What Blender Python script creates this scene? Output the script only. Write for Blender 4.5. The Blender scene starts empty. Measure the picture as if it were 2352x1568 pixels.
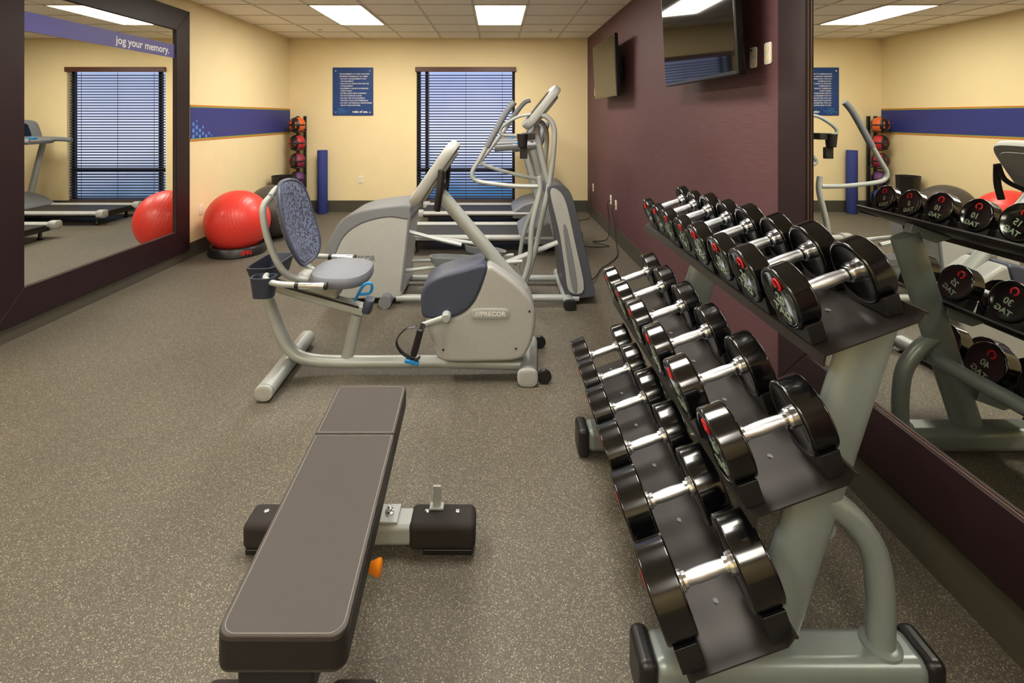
import bpy, bmesh, math, random
from mathutils import Vector, Matrix
random.seed(4)
C = bpy.context.scene.collection
PI = math.pi
F = 1176.0
def W(px, py, Y):
    return Vector(((px-1140)/F*Y, Y, 1.5-(py-268)/F*Y))
def Wl(pts, Y): return [W(a, b, Y) for a, b in pts]

# ---------------------------------------------------------------- materials
def lin(c):
    c = c/255.0
    return c/12.92 if c <= .04045 else ((c+.055)/1.055)**2.4
def rgb(r, g, b): return (lin(r), lin(g), lin(b), 1)
def newmat(name):
    m = bpy.data.materials.new(name); m.use_nodes = True
    nt = m.node_tree; return m, nt, nt.nodes['Principled BSDF']
def pm(name, col, rough=.5, metal=0, var=.06, scale=30, bump=0, bscale=400, coat=0, emit=None, es=0, spec=.5):
    m, nt, b = newmat(name)
    c = rgb(*col)
    tc = nt.nodes.new('ShaderNodeTexCoord')
    n = nt.nodes.new('ShaderNodeTexNoise'); n.inputs['Scale'].default_value = scale
    nt.links.new(tc.outputs['Object'], n.inputs['Vector'])
    mx = nt.nodes.new('ShaderNodeMix'); mx.data_type = 'RGBA'
    mx.inputs['A'].default_value = tuple(x*(1-var) for x in c[:3])+(1,)
    mx.inputs['B'].default_value = tuple(min(1, x*(1+var)) for x in c[:3])+(1,)
    nt.links.new(n.outputs['Fac'], mx.inputs['Factor'])
    nt.links.new(mx.outputs['Result'], b.inputs['Base Color'])
    b.inputs['Roughness'].default_value = rough; b.inputs['Metallic'].default_value = metal
    b.inputs['Specular IOR Level'].default_value = spec
    if coat: b.inputs['Coat Weight'].default_value = coat; b.inputs['Coat Roughness'].default_value = .08
    if bump:
        n2 = nt.nodes.new('ShaderNodeTexNoise'); n2.inputs['Scale'].default_value = bscale
        nt.links.new(tc.outputs['Object'], n2.inputs['Vector'])
        bp = nt.nodes.new('ShaderNodeBump'); bp.inputs['Strength'].default_value = bump; bp.inputs['Distance'].default_value = .001
        nt.links.new(n2.outputs['Fac'], bp.inputs['Height']); nt.links.new(bp.outputs['Normal'], b.inputs['Normal'])
    if emit:
        b.inputs['Emission Color'].default_value = rgb(*emit); b.inputs['Emission Strength'].default_value = es
    return m
def floor_mat():
    m, nt, b = newmat('speckled_rubber')
    tc = nt.nodes.new('ShaderNodeTexCoord')
    v = nt.nodes.new('ShaderNodeTexVoronoi'); v.inputs['Scale'].default_value = 360
    n = nt.nodes.new('ShaderNodeTexNoise'); n.inputs['Scale'].default_value = 1.3; n.inputs['Detail'].default_value = 4
    n3 = nt.nodes.new('ShaderNodeTexNoise'); n3.inputs['Scale'].default_value = 90; n3.inputs['Detail'].default_value = 3
    for q in (v, n, n3): nt.links.new(tc.outputs['Object'], q.inputs['Vector'])
    sp = nt.nodes.new('ShaderNodeSeparateColor'); nt.links.new(v.outputs['Color'], sp.inputs['Color'])
    r = nt.nodes.new('ShaderNodeValToRGB'); r.color_ramp.interpolation = 'CONSTANT'
    e = r.color_ramp.elements; e[0].position = 0; e[0].color = rgb(74, 70, 61); e[1].position = .35; e[1].color = rgb(86, 81, 71)
    a = e.new(.68); a.color = rgb(98, 92, 80); a = e.new(.84); a.color = rgb(118, 112, 97); a = e.new(.94); a.color = rgb(154, 147, 128)
    nt.links.new(sp.outputs[0], r.inputs['Fac'])
    r2 = nt.nodes.new('ShaderNodeValToRGB'); r2.color_ramp.elements[0].position = .3; r2.color_ramp.elements[0].color = (.88, .88, .88, 1); r2.color_ramp.elements[1].position = .7; r2.color_ramp.elements[1].color = (1.08, 1.07, 1.05, 1)
    nt.links.new(n.outputs['Fac'], r2.inputs['Fac'])
    mx = nt.nodes.new('ShaderNodeMix'); mx.data_type = 'RGBA'; mx.blend_type = 'MULTIPLY'; mx.inputs['Factor'].default_value = 1
    nt.links.new(r.outputs['Color'], mx.inputs['A']); nt.links.new(r2.outputs['Color'], mx.inputs['B'])
    nt.links.new(mx.outputs['Result'], b.inputs['Base Color'])
    b.inputs['Roughness'].default_value = .6
    bp = nt.nodes.new('ShaderNodeBump'); bp.inputs['Strength'].default_value = .2; bp.inputs['Distance'].default_value = .002
    nt.links.new(n3.outputs['Fac'], bp.inputs['Height']); nt.links.new(bp.outputs['Normal'], b.inputs['Normal'])
    return m
def linen_mat():
    m, nt, b = newmat('purple_linen_wallcovering')
    tc = nt.nodes.new('ShaderNodeTexCoord'); mp = nt.nodes.new('ShaderNodeMapping'); mp.inputs['Scale'].default_value = (1, 4, 160)
    n = nt.nodes.new('ShaderNodeTexNoise'); n.inputs['Scale'].default_value = 1.5; n.inputs['Detail'].default_value = 4
    nt.links.new(tc.outputs['Object'], mp.inputs['Vector']); nt.links.new(mp.outputs['Vector'], n.inputs['Vector'])
    r = nt.nodes.new('ShaderNodeValToRGB'); r.color_ramp.elements[0].position = .3; r.color_ramp.elements[0].color = rgb(76, 46, 50)
    r.color_ramp.elements[1].position = .72; r.color_ramp.elements[1].color = rgb(98, 63, 67)
    nt.links.new(n.outputs['Fac'], r.inputs['Fac']); nt.links.new(r.outputs['Color'], b.inputs['Base Color'])
    b.inputs['Roughness'].default_value = .65
    return m
def mesh_back_mat():
    m, nt, b = newmat('patterned_seat_fabric')
    tc = nt.nodes.new('ShaderNodeTexCoord'); mp = nt.nodes.new('ShaderNodeMapping'); mp.inputs['Scale'].default_value = (1, 1.0, .6); mp.inputs['Rotation'].default_value = (.6, 0, 0)
    v = nt.nodes.new('ShaderNodeTexVoronoi'); v.inputs['Scale'].default_value = 88; v.feature = 'F1'
    nt.links.new(tc.outputs['Object'], mp.inputs['Vector']); nt.links.new(mp.outputs['Vector'], v.inputs['Vector'])
    r = nt.nodes.new('ShaderNodeValToRGB'); r.color_ramp.interpolation = 'CONSTANT'
    r.color_ramp.elements[0].color = rgb(50, 55, 72); r.color_ramp.elements[1].position = .48; r.color_ramp.elements[1].color = rgb(104, 114, 140)
    nt.links.new(v.outputs['Distance'], r.inputs['Fac']); nt.links.new(r.outputs['Color'], b.inputs['Base Color'])
    b.inputs['Roughness'].default_value = .7
    return m
def ceil_mat():
    return pm('acoustic_tile', (248, 244, 234), .9, var=.04, scale=120, bump=.4, bscale=300)

MT = {}
MT['floor'] = floor_mat(); MT['linen'] = linen_mat(); MT['ceil'] = ceil_mat(); MT['seatmesh'] = mesh_back_mat()
MT['cream'] = pm('cream_wall_paint', (233, 215, 168), .8, var=.03, scale=4, bump=.25, bscale=250)
MT['tbar'] = pm('ceiling_tee', (212, 206, 192), .6)
MT['base'] = pm('olive_rubber_base', (72, 68, 58), .5)
MT['espresso'] = pm('espresso_wood', (38, 23, 26), .45, var=.25, scale=9, spec=.25)
MT['espresso2'] = pm('espresso_wood_edge', (78, 54, 44), .5)
mg, nt, b = newmat('mirror_silver'); b.inputs['Base Color'].default_value = (.86, .87, .82, 1); b.inputs['Metallic'].default_value = 1; b.inputs['Roughness'].default_value = .0
MT['mirror'] = mg
MT['band'] = pm('purple_blue_vinyl', (44, 52, 124), .5)
MT['mband'] = pm('mirror_purple_vinyl', (80, 76, 146), .5)
MT['orange'] = pm('orange_line', (214, 120, 50), .6)
MT['green'] = pm('green_line', (140, 150, 60), .6)
MT['hex'] = pm('light_blue_dot', (82, 134, 205), .6)
MT['white'] = pm('white_plastic', (232, 228, 214), .4)
MT['ltr'] = pm('white_lettering', (235, 235, 235), .5)
MT['signblue'] = pm('sign_blue', (16, 60, 120), .4)
MT['signlogo'] = pm('sign_pattern_blue', (52, 110, 160), .4)
MT['blk'] = pm('black_plastic', (24, 23, 24), .4)
MT['blkgloss'] = pm('glossy_black_urethane', (9, 9, 10), .16, coat=.3)
MT['screen'] = pm('tv_screen_glass', (6, 6, 8), .05, spec=.28)
MT['bezel'] = pm('tv_bezel', (12, 12, 13), .25)
MT['chrome'] = pm('chrome', (220, 224, 230), .16, 1, var=.03)
MT['knurl'] = pm('knurled_chrome', (220, 225, 234), .3, 1, var=.08, scale=600, bump=.4, bscale=1500)
MT['silver'] = pm('silver_powder_coat', (168, 174, 172), .38, .2, var=.03)
MT['rack'] = pm('rack_silver_green', (132, 141, 139), .36, .3, var=.03)
MT['lgrey'] = pm('light_grey_shell', (166, 168, 165), .45)
MT['mgrey'] = pm('mid_grey_shell', (114, 118, 122), .5)
MT['slate'] = pm('slate_blue_shell', (60, 67, 86), .45)
MT['dslate'] = pm('dark_slate_shell', (72, 75, 84), .45)
MT['slatel'] = pm('slate_grey_cushion', (112, 117, 126), .6)
MT['navy'] = pm('dark_navy_tray', (44, 50, 68), .5)
MT['cyan'] = pm('bright_blue_plastic', (20, 130, 200), .4)
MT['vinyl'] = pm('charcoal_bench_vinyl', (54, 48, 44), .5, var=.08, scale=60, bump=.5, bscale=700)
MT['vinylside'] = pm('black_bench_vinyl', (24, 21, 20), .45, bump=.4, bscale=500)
MT['rubber'] = pm('black_rubber_sleeve', (36, 31, 29), .8, var=.15, scale=300, bump=.6, bscale=900)
MT['shelf'] = pm('black_shelf_steel', (42, 38, 36), .38, .3, var=.08)
MT['stitch'] = pm('grey_stitching', (150, 145, 138), .7)
MT['orangek'] = pm('orange_knob', (245, 140, 15), .4)
MT['red'] = pm('red_vinyl_ball', (222, 58, 48), .42, var=.05, coat=.08)
MT['gball'] = pm('charcoal_vinyl_ball', (70, 66, 62), .4)
MT['foam'] = pm('blue_foam', (44, 56, 122), .8, bump=.5)
MT['belt'] = pm('treadmill_belt', (40, 38, 36), .6)
MT['redp'] = pm('red_print', (205, 30, 35), .5)
MT['greenp'] = pm('pale_green_print', (150, 170, 150), .5)
MT['slat'] = pm('dark_blind_slat', (50, 50, 62), .5)
MT['wood'] = pm('walnut_valance', (84, 48, 32), .45, var=.2, scale=20)
MT['diff'] = pm('light_diffuser', (255, 250, 240), .5, emit=(255, 247, 235), es=30)
MT['bo'] = pm('ball_orange', (215, 96, 40), .55, bump=.4); MT['br'] = pm('ball_red', (176, 36, 38), .55, bump=.4)
MT['bm'] = pm('ball_maroon', (140, 34, 60), .55, bump=.4); MT['bp'] = pm('ball_purple', (88, 48, 98), .55, bump=.4); MT['bb'] = pm('ball_blue', (42, 70, 140), .55, bump=.4)

# ---------------------------------------------------------------- mesh builder
def catmull(pts, sub=6, closed=False):
    pts = [Vector(p) for p in pts]
    if len(pts) < 3: return pts
    out = []; n = len(pts)
    rng = range(n) if closed else range(n-1)
    for i in rng:
        if closed: p0, p1, p2, p3 = pts[(i-1) % n], pts[i], pts[(i+1) % n], pts[(i+2) % n]
        else: p0, p1, p2, p3 = pts[max(i-1, 0)], pts[i], pts[i+1], pts[min(i+2, n-1)]
        for k in range(sub):
            t = k/sub
            out.append(.5*((2*p1)+(p2-p0)*t+(2*p0-5*p1+4*p2-p3)*t*t+(3*p1-p0-3*p2+p3)*t**3))
    if not closed: out.append(pts[-1])
    return out
class MB:
    def __init__(s): s.bm = bmesh.new()
    def box(self, c, size, R=None):
        m = Matrix.Translation(Vector(c))
        if R is not None: m = m @ R.to_4x4()
        m = m @ Matrix.Diagonal((size[0], size[1], size[2], 1))
        bmesh.ops.create_cube(self.bm, size=1, matrix=m); return self
    def sweep(s, pts, r, n=14, r2=None, up=None, smooth=True, sub=6, closed=False, taper=None):
        P = catmull(pts, sub, closed) if smooth else [Vector(p) for p in pts]
        m = len(P); r2 = r2 or r
        T = []
        for i in range(m):
            a = P[(i-1) % m] if (closed or i > 0) else P[i]
            b = P[(i+1) % m] if (closed or i < m-1) else P[i]
            T.append((b-a).normalized())
        if up is None:
            up = Vector((0, 1, 0)) if abs(T[0].y) < .8 else Vector((0, 0, 1))
        up = Vector(up); N = (up-T[0]*up.dot(T[0])).normalized()
        rings = []
        for i in range(m):
            N = (N-T[i]*N.dot(T[i])).normalized(); Bn = T[i].cross(N)
            k = 1 if not taper else taper[0]+(taper[1]-taper[0])*i/(m-1)
            rings.append([s.bm.verts.new(P[i]+N*(r*k*math.cos(2*PI*j/n))+Bn*(r2*k*math.sin(2*PI*j/n))) for j in range(n)])
        for i in range(m if closed else m-1):
            A = rings[i]; B = rings[(i+1) % m]
            for j in range(n): s.bm.faces.new((A[j], A[(j+1) % n], B[(j+1) % n], B[j]))
        if not closed:
            s.bm.faces.new(rings[0][::-1]); s.bm.faces.new(rings[-1])
        return s
    def loft(s, A, B):
        a = [s.bm.verts.new(p) for p in A]; b = [s.bm.verts.new(p) for p in B]; n = len(a)
        for j in range(n): s.bm.faces.new((a[j], a[(j+1) % n], b[(j+1) % n], b[j]))
        s.bm.faces.new(a[::-1]); s.bm.faces.new(b); return s
    def prism(s, pts, d):      # pts 3D outline, d extrusion
        d = Vector(d); return s.loft(pts, [Vector(p)+d for p in pts])
    def slab(s, c, u, v, hu, hv, hw, e=4, n=40, bulge=0):
        c = Vector(c); u = Vector(u).normalized(); v = Vector(v).normalized(); w = u.cross(v)
        def ring(k, off):
            o = []
            for j in range(n):
                t = 2*PI*j/n; ct, st = math.cos(t), math.sin(t)
                x = abs(ct)**(2/e)*(1 if ct >= 0 else -1)*hu*k; y = abs(st)**(2/e)*(1 if st >= 0 else -1)*hv*k
                o.append(c+u*x+v*y+w*off)
            return o
        ed = min(hw*.6, hu*.2, hv*.2); kk = 1-ed/min(hu, hv)
        layers = [(kk, -hw), (1-(1-kk)*.3, -hw+ed*.3), (1, -hw+ed), (1, hw-ed), (1-(1-kk)*.3, hw-ed*.3), (kk, hw), (kk*.6, hw+bulge*.7), (kk*.2, hw+bulge)]
        prev = None; first = None
        for k, o in layers:
            R = [s.bm.verts.new(p) for p in ring(k, o)]
            if prev:
                for j in range(n): s.bm.faces.new((prev[j], prev[(j+1) % n], R[(j+1) % n], R[j]))
            else: first = R
            prev = R
        s.bm.faces.new(first[::-1]); s.bm.faces.new(prev); return s
    def lathe(s, prof, o=(0, 0, 0), axis='Z', n=32):
        o = Vector(o)
        def pt(r, a, t):
            x, y = r*math.cos(t), r*math.sin(t)
            return o+(Vector((x, y, a)) if axis == 'Z' else Vector((a, x, y)) if axis == 'X' else Vector((y, a, x)))
        prev = None
        for (r, a) in prof:
            R = [s.bm.verts.new(pt(max(r, 1e-5), a, 2*PI*j/n)) for j in range(n)]
            if prev:
                for j in range(n): s.bm.faces.new((prev[j], prev[(j+1) % n], R[(j+1) % n], R[j]))
            else: s.bm.faces.new(R[::-1])
            prev = R
        s.bm.faces.new(prev); return s
    def ball(s, c, r, u=32, v=20):
        rr = r if isinstance(r, (tuple, list)) else (r, r, r)
        bmesh.ops.create_uvsphere(s.bm, u_segments=u, v_segments=v, radius=1, matrix=Matrix.Translation(Vector(c)) @ Matrix.Diagonal((rr[0], rr[1], rr[2], 1)))
        return s
    def cyl(s, a, b, r, n=20): return s.sweep([a, b], r, n=n, smooth=False)
    def tray(s, c, sx, sy, h, wall=.008, e=5, n=36, flare=.9):
        c = Vector(c)
        def ring(kx, ky, z):
            o = []
            for j in range(n):
                t = 2*PI*j/n; ct, st = math.cos(t), math.sin(t)
                o.append(s.bm.verts.new(c+Vector((abs(ct)**(2/e)*(1 if ct >= 0 else -1)*kx, abs(st)**(2/e)*(1 if st >= 0 else -1)*ky, z))))
            return o
        L = [ring(sx*flare, sy*flare, 0), ring(sx, sy, h), ring(sx-wall, sy-wall, h), ring(sx*flare-wall, sy*flare-wall, wall)]
        for a, b in zip(L, L[1:]):
            for j in range(n): s.bm.faces.new((a[j], a[(j+1) % n], b[(j+1) % n], b[j]))
        s.bm.faces.new(L[0][::-1]); s.bm.faces.new(L[-1]); return s
def off(p):
    v = Vector((0, 0, 0))
    while p: v += p.location; p = p.parent
    return v
def mk(name, mb, mat, parent=None, bevel=0, local=False, label=None, seg=3, ang=38, mats=None):
    bm = mb.bm
    bmesh.ops.recalc_face_normals(bm, faces=bm.faces)
    me = bpy.data.meshes.new(name)
    loc = Vector((0, 0, 0))
    if parent is None and not local:
        xs = [v.co.x for v in bm.verts]; ys = [v.co.y for v in bm.verts]; zs = [v.co.z for v in bm.verts]
        loc = Vector(((min(xs)+max(xs))/2, (min(ys)+max(ys))/2, min(zs)))
        bmesh.ops.translate(bm, verts=bm.verts, vec=-loc)
    elif parent is not None and not local:
        bmesh.ops.translate(bm, verts=bm.verts, vec=-off(parent))
    bm.to_mesh(me); bm.free()
    o = bpy.data.objects.new(name, me); C.objects.link(o); o.location = loc
    if parent is not None: o.parent = parent
    for m in (mats or [mat]): me.materials.append(m)
    for p in me.polygons: p.use_smooth = True
    if bevel:
        md = o.modifiers.new('bevel', 'BEVEL'); md.width = bevel; md.segments = seg; md.limit_method = 'ANGLE'; md.angle_limit = math.radians(ang); md.harden_normals = True
    else: me.set_sharp_from_angle(angle=math.radians(ang))
    if label: o['label'] = label
    return o
def thing(name, label, cat, loc=(0, 0, 0), group=None, rot=None):
    o = bpy.data.objects.new(name, None); C.objects.link(o); o.location = loc; o.empty_display_size = .1
    if rot: o.rotation_euler = rot
    o['label'] = label; o['category'] = cat
    if group: o['group'] = group
    return o
def tag(o, label, cat, group=None):
    o['label'] = label; o['category'] = cat
    if group: o['group'] = group
    return o
def struct(name, mb, mat, parent=None, bevel=0):
    o = mk(name, mb, mat, parent, bevel)
    if parent is None: o['kind'] = 'structure'
    return o
def text(name, s, size, mat, parent, pos, normal, up, align='CENTER', local=False, bold=0, rot=0, ext=.0004, spacing=1, sx=1, space_line=1):
    cu = bpy.data.curves.new('t', 'FONT'); cu.body = s; cu.size = size; cu.align_x = align; cu.align_y = 'CENTER'
    cu.extrude = ext; cu.offset = bold; cu.space_character = spacing; cu.space_line = space_line; cu.resolution_u = 3
    t = bpy.data.objects.new('t', cu); C.objects.link(t)
    bpy.context.view_layer.update()
    dg = bpy.context.evaluated_depsgraph_get()
    me = bpy.data.meshes.new_from_object(t.evaluated_get(dg))
    bpy.data.objects.remove(t)
    n = Vector(normal).normalized(); u = Vector(up).normalized(); r = u.cross(n)
    R = Matrix((r, u, n)).transposed().to_4x4()
    p = Vector(pos)
    if parent is not None and not local: p = p-off(parent)
    me.transform(Matrix.Translation(p) @ R @ Matrix.Rotation(rot, 4, 'Z') @ Matrix.Diagonal((sx, 1, 1, 1)))
    me.materials.clear(); me.materials.append(mat); me.name = name
    o = bpy.data.objects.new(name, me); C.objects.link(o)
    if parent is not None: o.parent = parent
    return o
def copy_tree(o, parent=None):
    c = o.copy(); C.objects.link(c)
    if parent is not None: c.parent = parent
    for ch in list(o.children): copy_tree(ch, c)
    return c

# ---------------------------------------------------------------- room
XL, XR, YB, YF, H = -3.26, 1.44, 8.08, -2.4, 2.74
struct('floor', MB().box(((XL+XR)/2, (YB+YF)/2, -.05), (XR-XL+.3, YB-YF+.3, .1)), MT['floor'])
ceil = struct('ceiling', MB().box(((XL+XR)/2, (YB+YF)/2, H+.05), (XR-XL+.3, YB-YF+.3, .1)), MT['ceil'])
g = MB()
x = -.26-.61*5
while x < XR:
    if x > XL: g.box((x, (YB+YF)/2, H-.002), (.024, YB-YF, .008))
    x += .61
y = 6.86-.61*16
while y < YB:
    if y > YF: g.box(((XL+XR)/2, y, H-.003), (XR-XL, .024, .008))
    y += .61
mk('ceiling_grid', g, MT['tbar'], ceil)
struct('wall_left', MB().box((XL-.06, (YB+YF)/2, H/2), (.12, YB-YF, H)), MT['cream'])
struct('wall_right', MB().box((XR+.06, (YB+YF)/2, H/2), (.12, YB-YF, H)), MT['linen'])
struct('wall_front', MB().box(((XL+XR)/2, YF-.06, H/2), (XR-XL+.24, .12, H)), MT['cream'])
wx0, wx1, wz0, wz1 = -1.26, .295, .165, 2.276
bw = MB(); T = .16
bw.box(((XL-.12+wx0)/2, YB+T/2, H/2), (wx0-XL+.12, T, H)); bw.box(((XR+.12+wx1)/2, YB+T/2, H/2), (XR+.12-wx1, T, H))
bw.box(((wx0+wx1)/2, YB+T/2, (wz1+H)/2), (wx1-wx0, T, H-wz1)); bw.box(((wx0+wx1)/2, YB+T/2, wz0/2), (wx1-wx0, T, wz0))
struct('wall_back', bw, MT['cream'])
struct('baseboard_back', MB().box(((XL+XR)/2, YB-.006, .09), (XR-XL, .012, .18)), MT['base'])
struct('baseboard_left', MB().box((XL+.006, (YB+YF)/2, .08), (.012, YB-YF-.03, .16)), MT['base'])
struct('baseboard_right', MB().box((XR-.006, (YB+YF)/2, .08), (.012, YB-YF-.03, .16)), MT['base'])
# wall border on left wall
bd = struct('trim_1', MB().box((XL+.003, (5.45+YB)/2, 1.433), (.006, YB-5.45, .335)), MT['band'])
mk('orange_line', MB().box((XL+.003, (5.45+YB)/2, 1.622), (.006, YB-5.45, .012)).box((XL+.003, (5.45+YB)/2, 1.244), (.006, YB-5.45, .012)), MT['orange'], bd)
mk('green_line', MB().box((XL+.003, (5.45+YB)/2, 1.608), (.006, YB-5.45, .014)).box((XL+.003, (5.45+YB)/2, 1.258), (.006, YB-5.45, .014)), MT['green'], bd)
hx = MB()
for (a, b, r) in [(5.5, 1.42, .022), (5.56, 1.385, .026), (5.5, 1.35, .026), (5.56, 1.315, .022), (5.62, 1.35, .024), (5.5, 1.285, .026), (5.62, 1.285, .024), (5.68, 1.315, .022), (5.68, 1.385, .018), (5.74, 1.285, .022), (5.8, 1.315, .018), (5.85, 1.285, .014), (5.56, 1.455, .014)]:
    hx.prism([Vector((XL+.006, a+r*math.cos(k*PI/3), b+r*math.sin(k*PI/3))) for k in range(6)], (.001, 0, 0))
mk('hexagon_dots', hx, MT['hex'], bd)

# window + blinds
w = MB(); yw = YB+.125
w.box((wx0+.025, yw, (wz0+wz1)/2), (.05, .05, wz1-wz0)); w.box((wx1-.02, yw, (wz0+wz1)/2), (.04, .05, wz1-wz0))
w.box(((wx0+wx1)/2, yw, wz1-.02), (wx1-wx0, .05, .04)); w.box(((wx0+wx1)/2, yw, wz0+.02), (wx1-wx0, .05, .04))
w.box(((wx0+wx1)/2, yw, .66), (wx1-wx0, .05, .05)); w.box((wx0+.15, yw, (wz0+wz1)/2), (.05, .05, wz1-wz0))
struct('window_1', w, MT['blk'])
bl = thing('window_blind', 'dark slatted horizontal blind with wooden valance in the back wall window', 'window blind', ((wx0+wx1)/2, YB+.03, wz0))
mk('valance', MB().box(((wx0+wx1)/2, YB-.02, 2.245), (wx1-wx0+.03, .04, .075)), MT['wood'], bl, .006)
sl = MB(); ns = 46
for i in range(ns):
    z = wz0+.03+i*(2.2-wz0-.03)/ns
    sl.box(((wx0+wx1)/2, YB+.05, z), (wx1-wx0-.012, .046, .003), Matrix.Rotation(math.radians(19), 3, 'X'))
mk('slats', sl, MT['slat'], bl)
cd = MB()
for a in (wx0+.2, (wx0+wx1)/2, wx1-.2): cd.box((a, YB+.03, (wz0+2.2)/2), (.006, .002, 2.2-wz0))
mk('ladder_tapes', cd, MT['slat'], bl)
mk('bottom_rail', MB().box(((wx0+wx1)/2, YB+.05, wz0+.012), (wx1-wx0-.012, .05, .016)), MT['wood'], bl, .003)

# mirrors
def mirror(xw, sgn, y0, y1, z0, z1, m, label, proud):
    root = thing('wall_mirror', label, 'mirror', (xw, (y0+y1)/2, z0))
    gx = xw+sgn*(proud-.02)
    O = [(y0, z0), (y1, z0), (y1, z1), (y0, z1)]; I = [(y0+m, z0+m), (y1-m, z0+m), (y1-m, z1-m), (y0+m, z1-m)]
    for i in range(4):
        j = (i+1) % 4
        q = MB(); q.prism([Vector((xw+sgn*.002, a, b)) for a, b in (O[i], O[j], I[j], I[i])], (sgn*(proud-.002), 0, 0))
        mk('frame_rail', q, MT['espresso'], root, .003)
    mk('glass', MB().box((gx-sgn*.003, (y0+y1)/2, (z0+z1)/2), (.006, y1-y0-2*m+.01, z1-z0-2*m+.01)), MT['mirror'], root)
    q = MB(); t = .004; px = gx+sgn*.006
    for a, b in ((0, 1), (1, 2), (2, 3), (3, 0)):
        A = Vector((px, *I[a])); B = Vector((px, *I[b])); q.sweep([A, B], t, n=6, smooth=False)
    mk('inner_bead', q, MT['espresso2'], root)
    return root, gx
ml, gxl = mirror(XL, 1, 3.27, 5.38, .11, 2.60, .225, 'large dark-framed mirror on cream wall with purple lettered band across its top', .04)
mk('printed_band', MB().box((gxl+.0008, (3.5+5.15)/2, 2.158), (.001, 1.655, .135)), MT['mband'], ml)
text('lettering', 'jog your memory.', .098, MT['ltr'], ml, (gxl+.002, 4.715, 2.155), (1, 0, 0), (0, 0, 1), bold=.0016, sx=1.0)
mr, gxr = mirror(XR, -1, .1, 2.53, .205, 2.62, .225, 'large dark-framed mirror on purple wall behind the dumbbell rack', .05)

# sign
sg = thing('wall_sign', 'blue rules of use sign with white lettering on back wall left of the window', 'sign', (-2.26, YB, 1.52))
mk('panel', MB().box((-2.26, YB-.008, 1.898), (.64, .012, .756)), MT['signblue'], sg, .003)
lines = ["USE EQUIPMENT AT YOUR OWN RISK.", "SUPERVISE CHILDREN AT ALL TIMES.", "\u2022 DO NOT USE EQUIPMENT IF ON", "  THE EQUIPMENT.", "\u2022 FOLLOW ALL DIRECTIONS FOR USE", "  OF EQUIPMENT.", "\u2022 EQUIPMENT CAN BE ON RESERVED", "  GUEST'S ONLY.", "\u2022 OTHER GUESTS MUST SUPERVISE", "  DO NOT EXERCISE ALONE.", "\u2022 DO NOT USE THIS EQUIPMENT", "  WITHOUT DOCTOR'S PERMISSION.", "\u2022 DO NOT USE PERSONAL HEADPHONES", "  USE AT YOUR OWN RISK."]
text('lettering', "\n".join(lines), .0275, MT['ltr'], sg, (-2.47, YB-.015, 1.925), (0, -1, 0), (0, 0, 1), align='LEFT', bold=.0003, space_line=1.38)
text('lettering', 'rules of use.', .05, MT['ltr'], sg, (-2.145, YB-.015, 1.578), (0, -1, 0), (0, 0, 1), bold=.0012)
q = MB()
for (a, b, r) in [(-2.49, 1.62, .014), (-2.46, 1.6, .014), (-2.49, 1.58, .014), (-2.46, 1.635, .01), (-2.43, 1.62, .014), (-2.43, 1.585, .014), (-2.4, 1.6, .012), (-2.4, 1.635, .008), (-2.37, 1.585, .012), (-2.34, 1.6, .009), (-2.46, 1.56, .014), (-2.43, 1.55, .01), (-2.4, 1.565, .012)]:
    q.prism([Vector((a+r*math.cos(k*PI/3), YB-.0145, b+r*math.sin(k*PI/3))) for k in range(6)], (0, -.0006, 0))
mk('hexagon_pattern', q, MT['signlogo'], sg)
for a in (-2.53, -1.99):
    for b in (2.22, 1.57): mk('screw', MB().lathe([(.012, 0), (.012, .004), (.006, .006)], (a, YB-.02, b), 'Y', 12), MT['chrome'], sg)

# ceiling lights, sprinklers
def clight(x0, y0, label):
    t = thing('ceiling_light', label, 'ceiling light', (x0+.3, y0+.61, H-.02), 'recessed ceiling lights')
    q = MB()
    for (cx, cy, sx, sy) in [(x0+.305, y0+.012, .61, .024), (x0+.305, y0+1.208, .61, .024), (x0+.012, y0+.61, .024, 1.22), (x0+.598, y0+.61, .024, 1.22)]: q.box((cx, cy, H-.008), (sx, sy, .012))
    mk('frame', q, MT['white'], t, .002)
    mk('diffuser', MB().box((x0+.305, y0+.61, H-.006), (.565, 1.175, .006)), MT['diff'], t)
clight(-2.09, 5.64, 'rectangular recessed ceiling light above the exercise balls, left of two')
clight(-.26, 5.64, 'rectangular recessed ceiling light in front of the window, right of two')
clight(-2.09, 1.98, 'added unseen ceiling fill light above the open floor on the mirror side')  # this pair is out of view, added to light the near floor
clight(-.26, 1.98, 'added unseen ceiling fill light above the weight bench')
clight(-2.09, -1.68, 'added unseen ceiling fill light at the camera end, left')  # unseen pair behind the camera, added as fill light
clight(-.26, -1.68, 'added unseen ceiling fill light at the camera end, right')
for (a, lb) in [((735, 68), 'small ceiling sprinkler near the sign'), ((1265, 68), 'small ceiling sprinkler near the far television')]:
    Y = 1.24*F/(268-a[1]); X = (a[0]-1140)/F*Y
    t = tag(mk('ceiling_sprinkler', MB().lathe([(.004, -.045), (.02, -.043), (.02, -.04), (.006, -.038), (.006, -.01), (.035, -.006), (.035, -.001)], (X, Y, H), 'Z', 16), MT['chrome']), lb, 'sprinkler')

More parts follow.
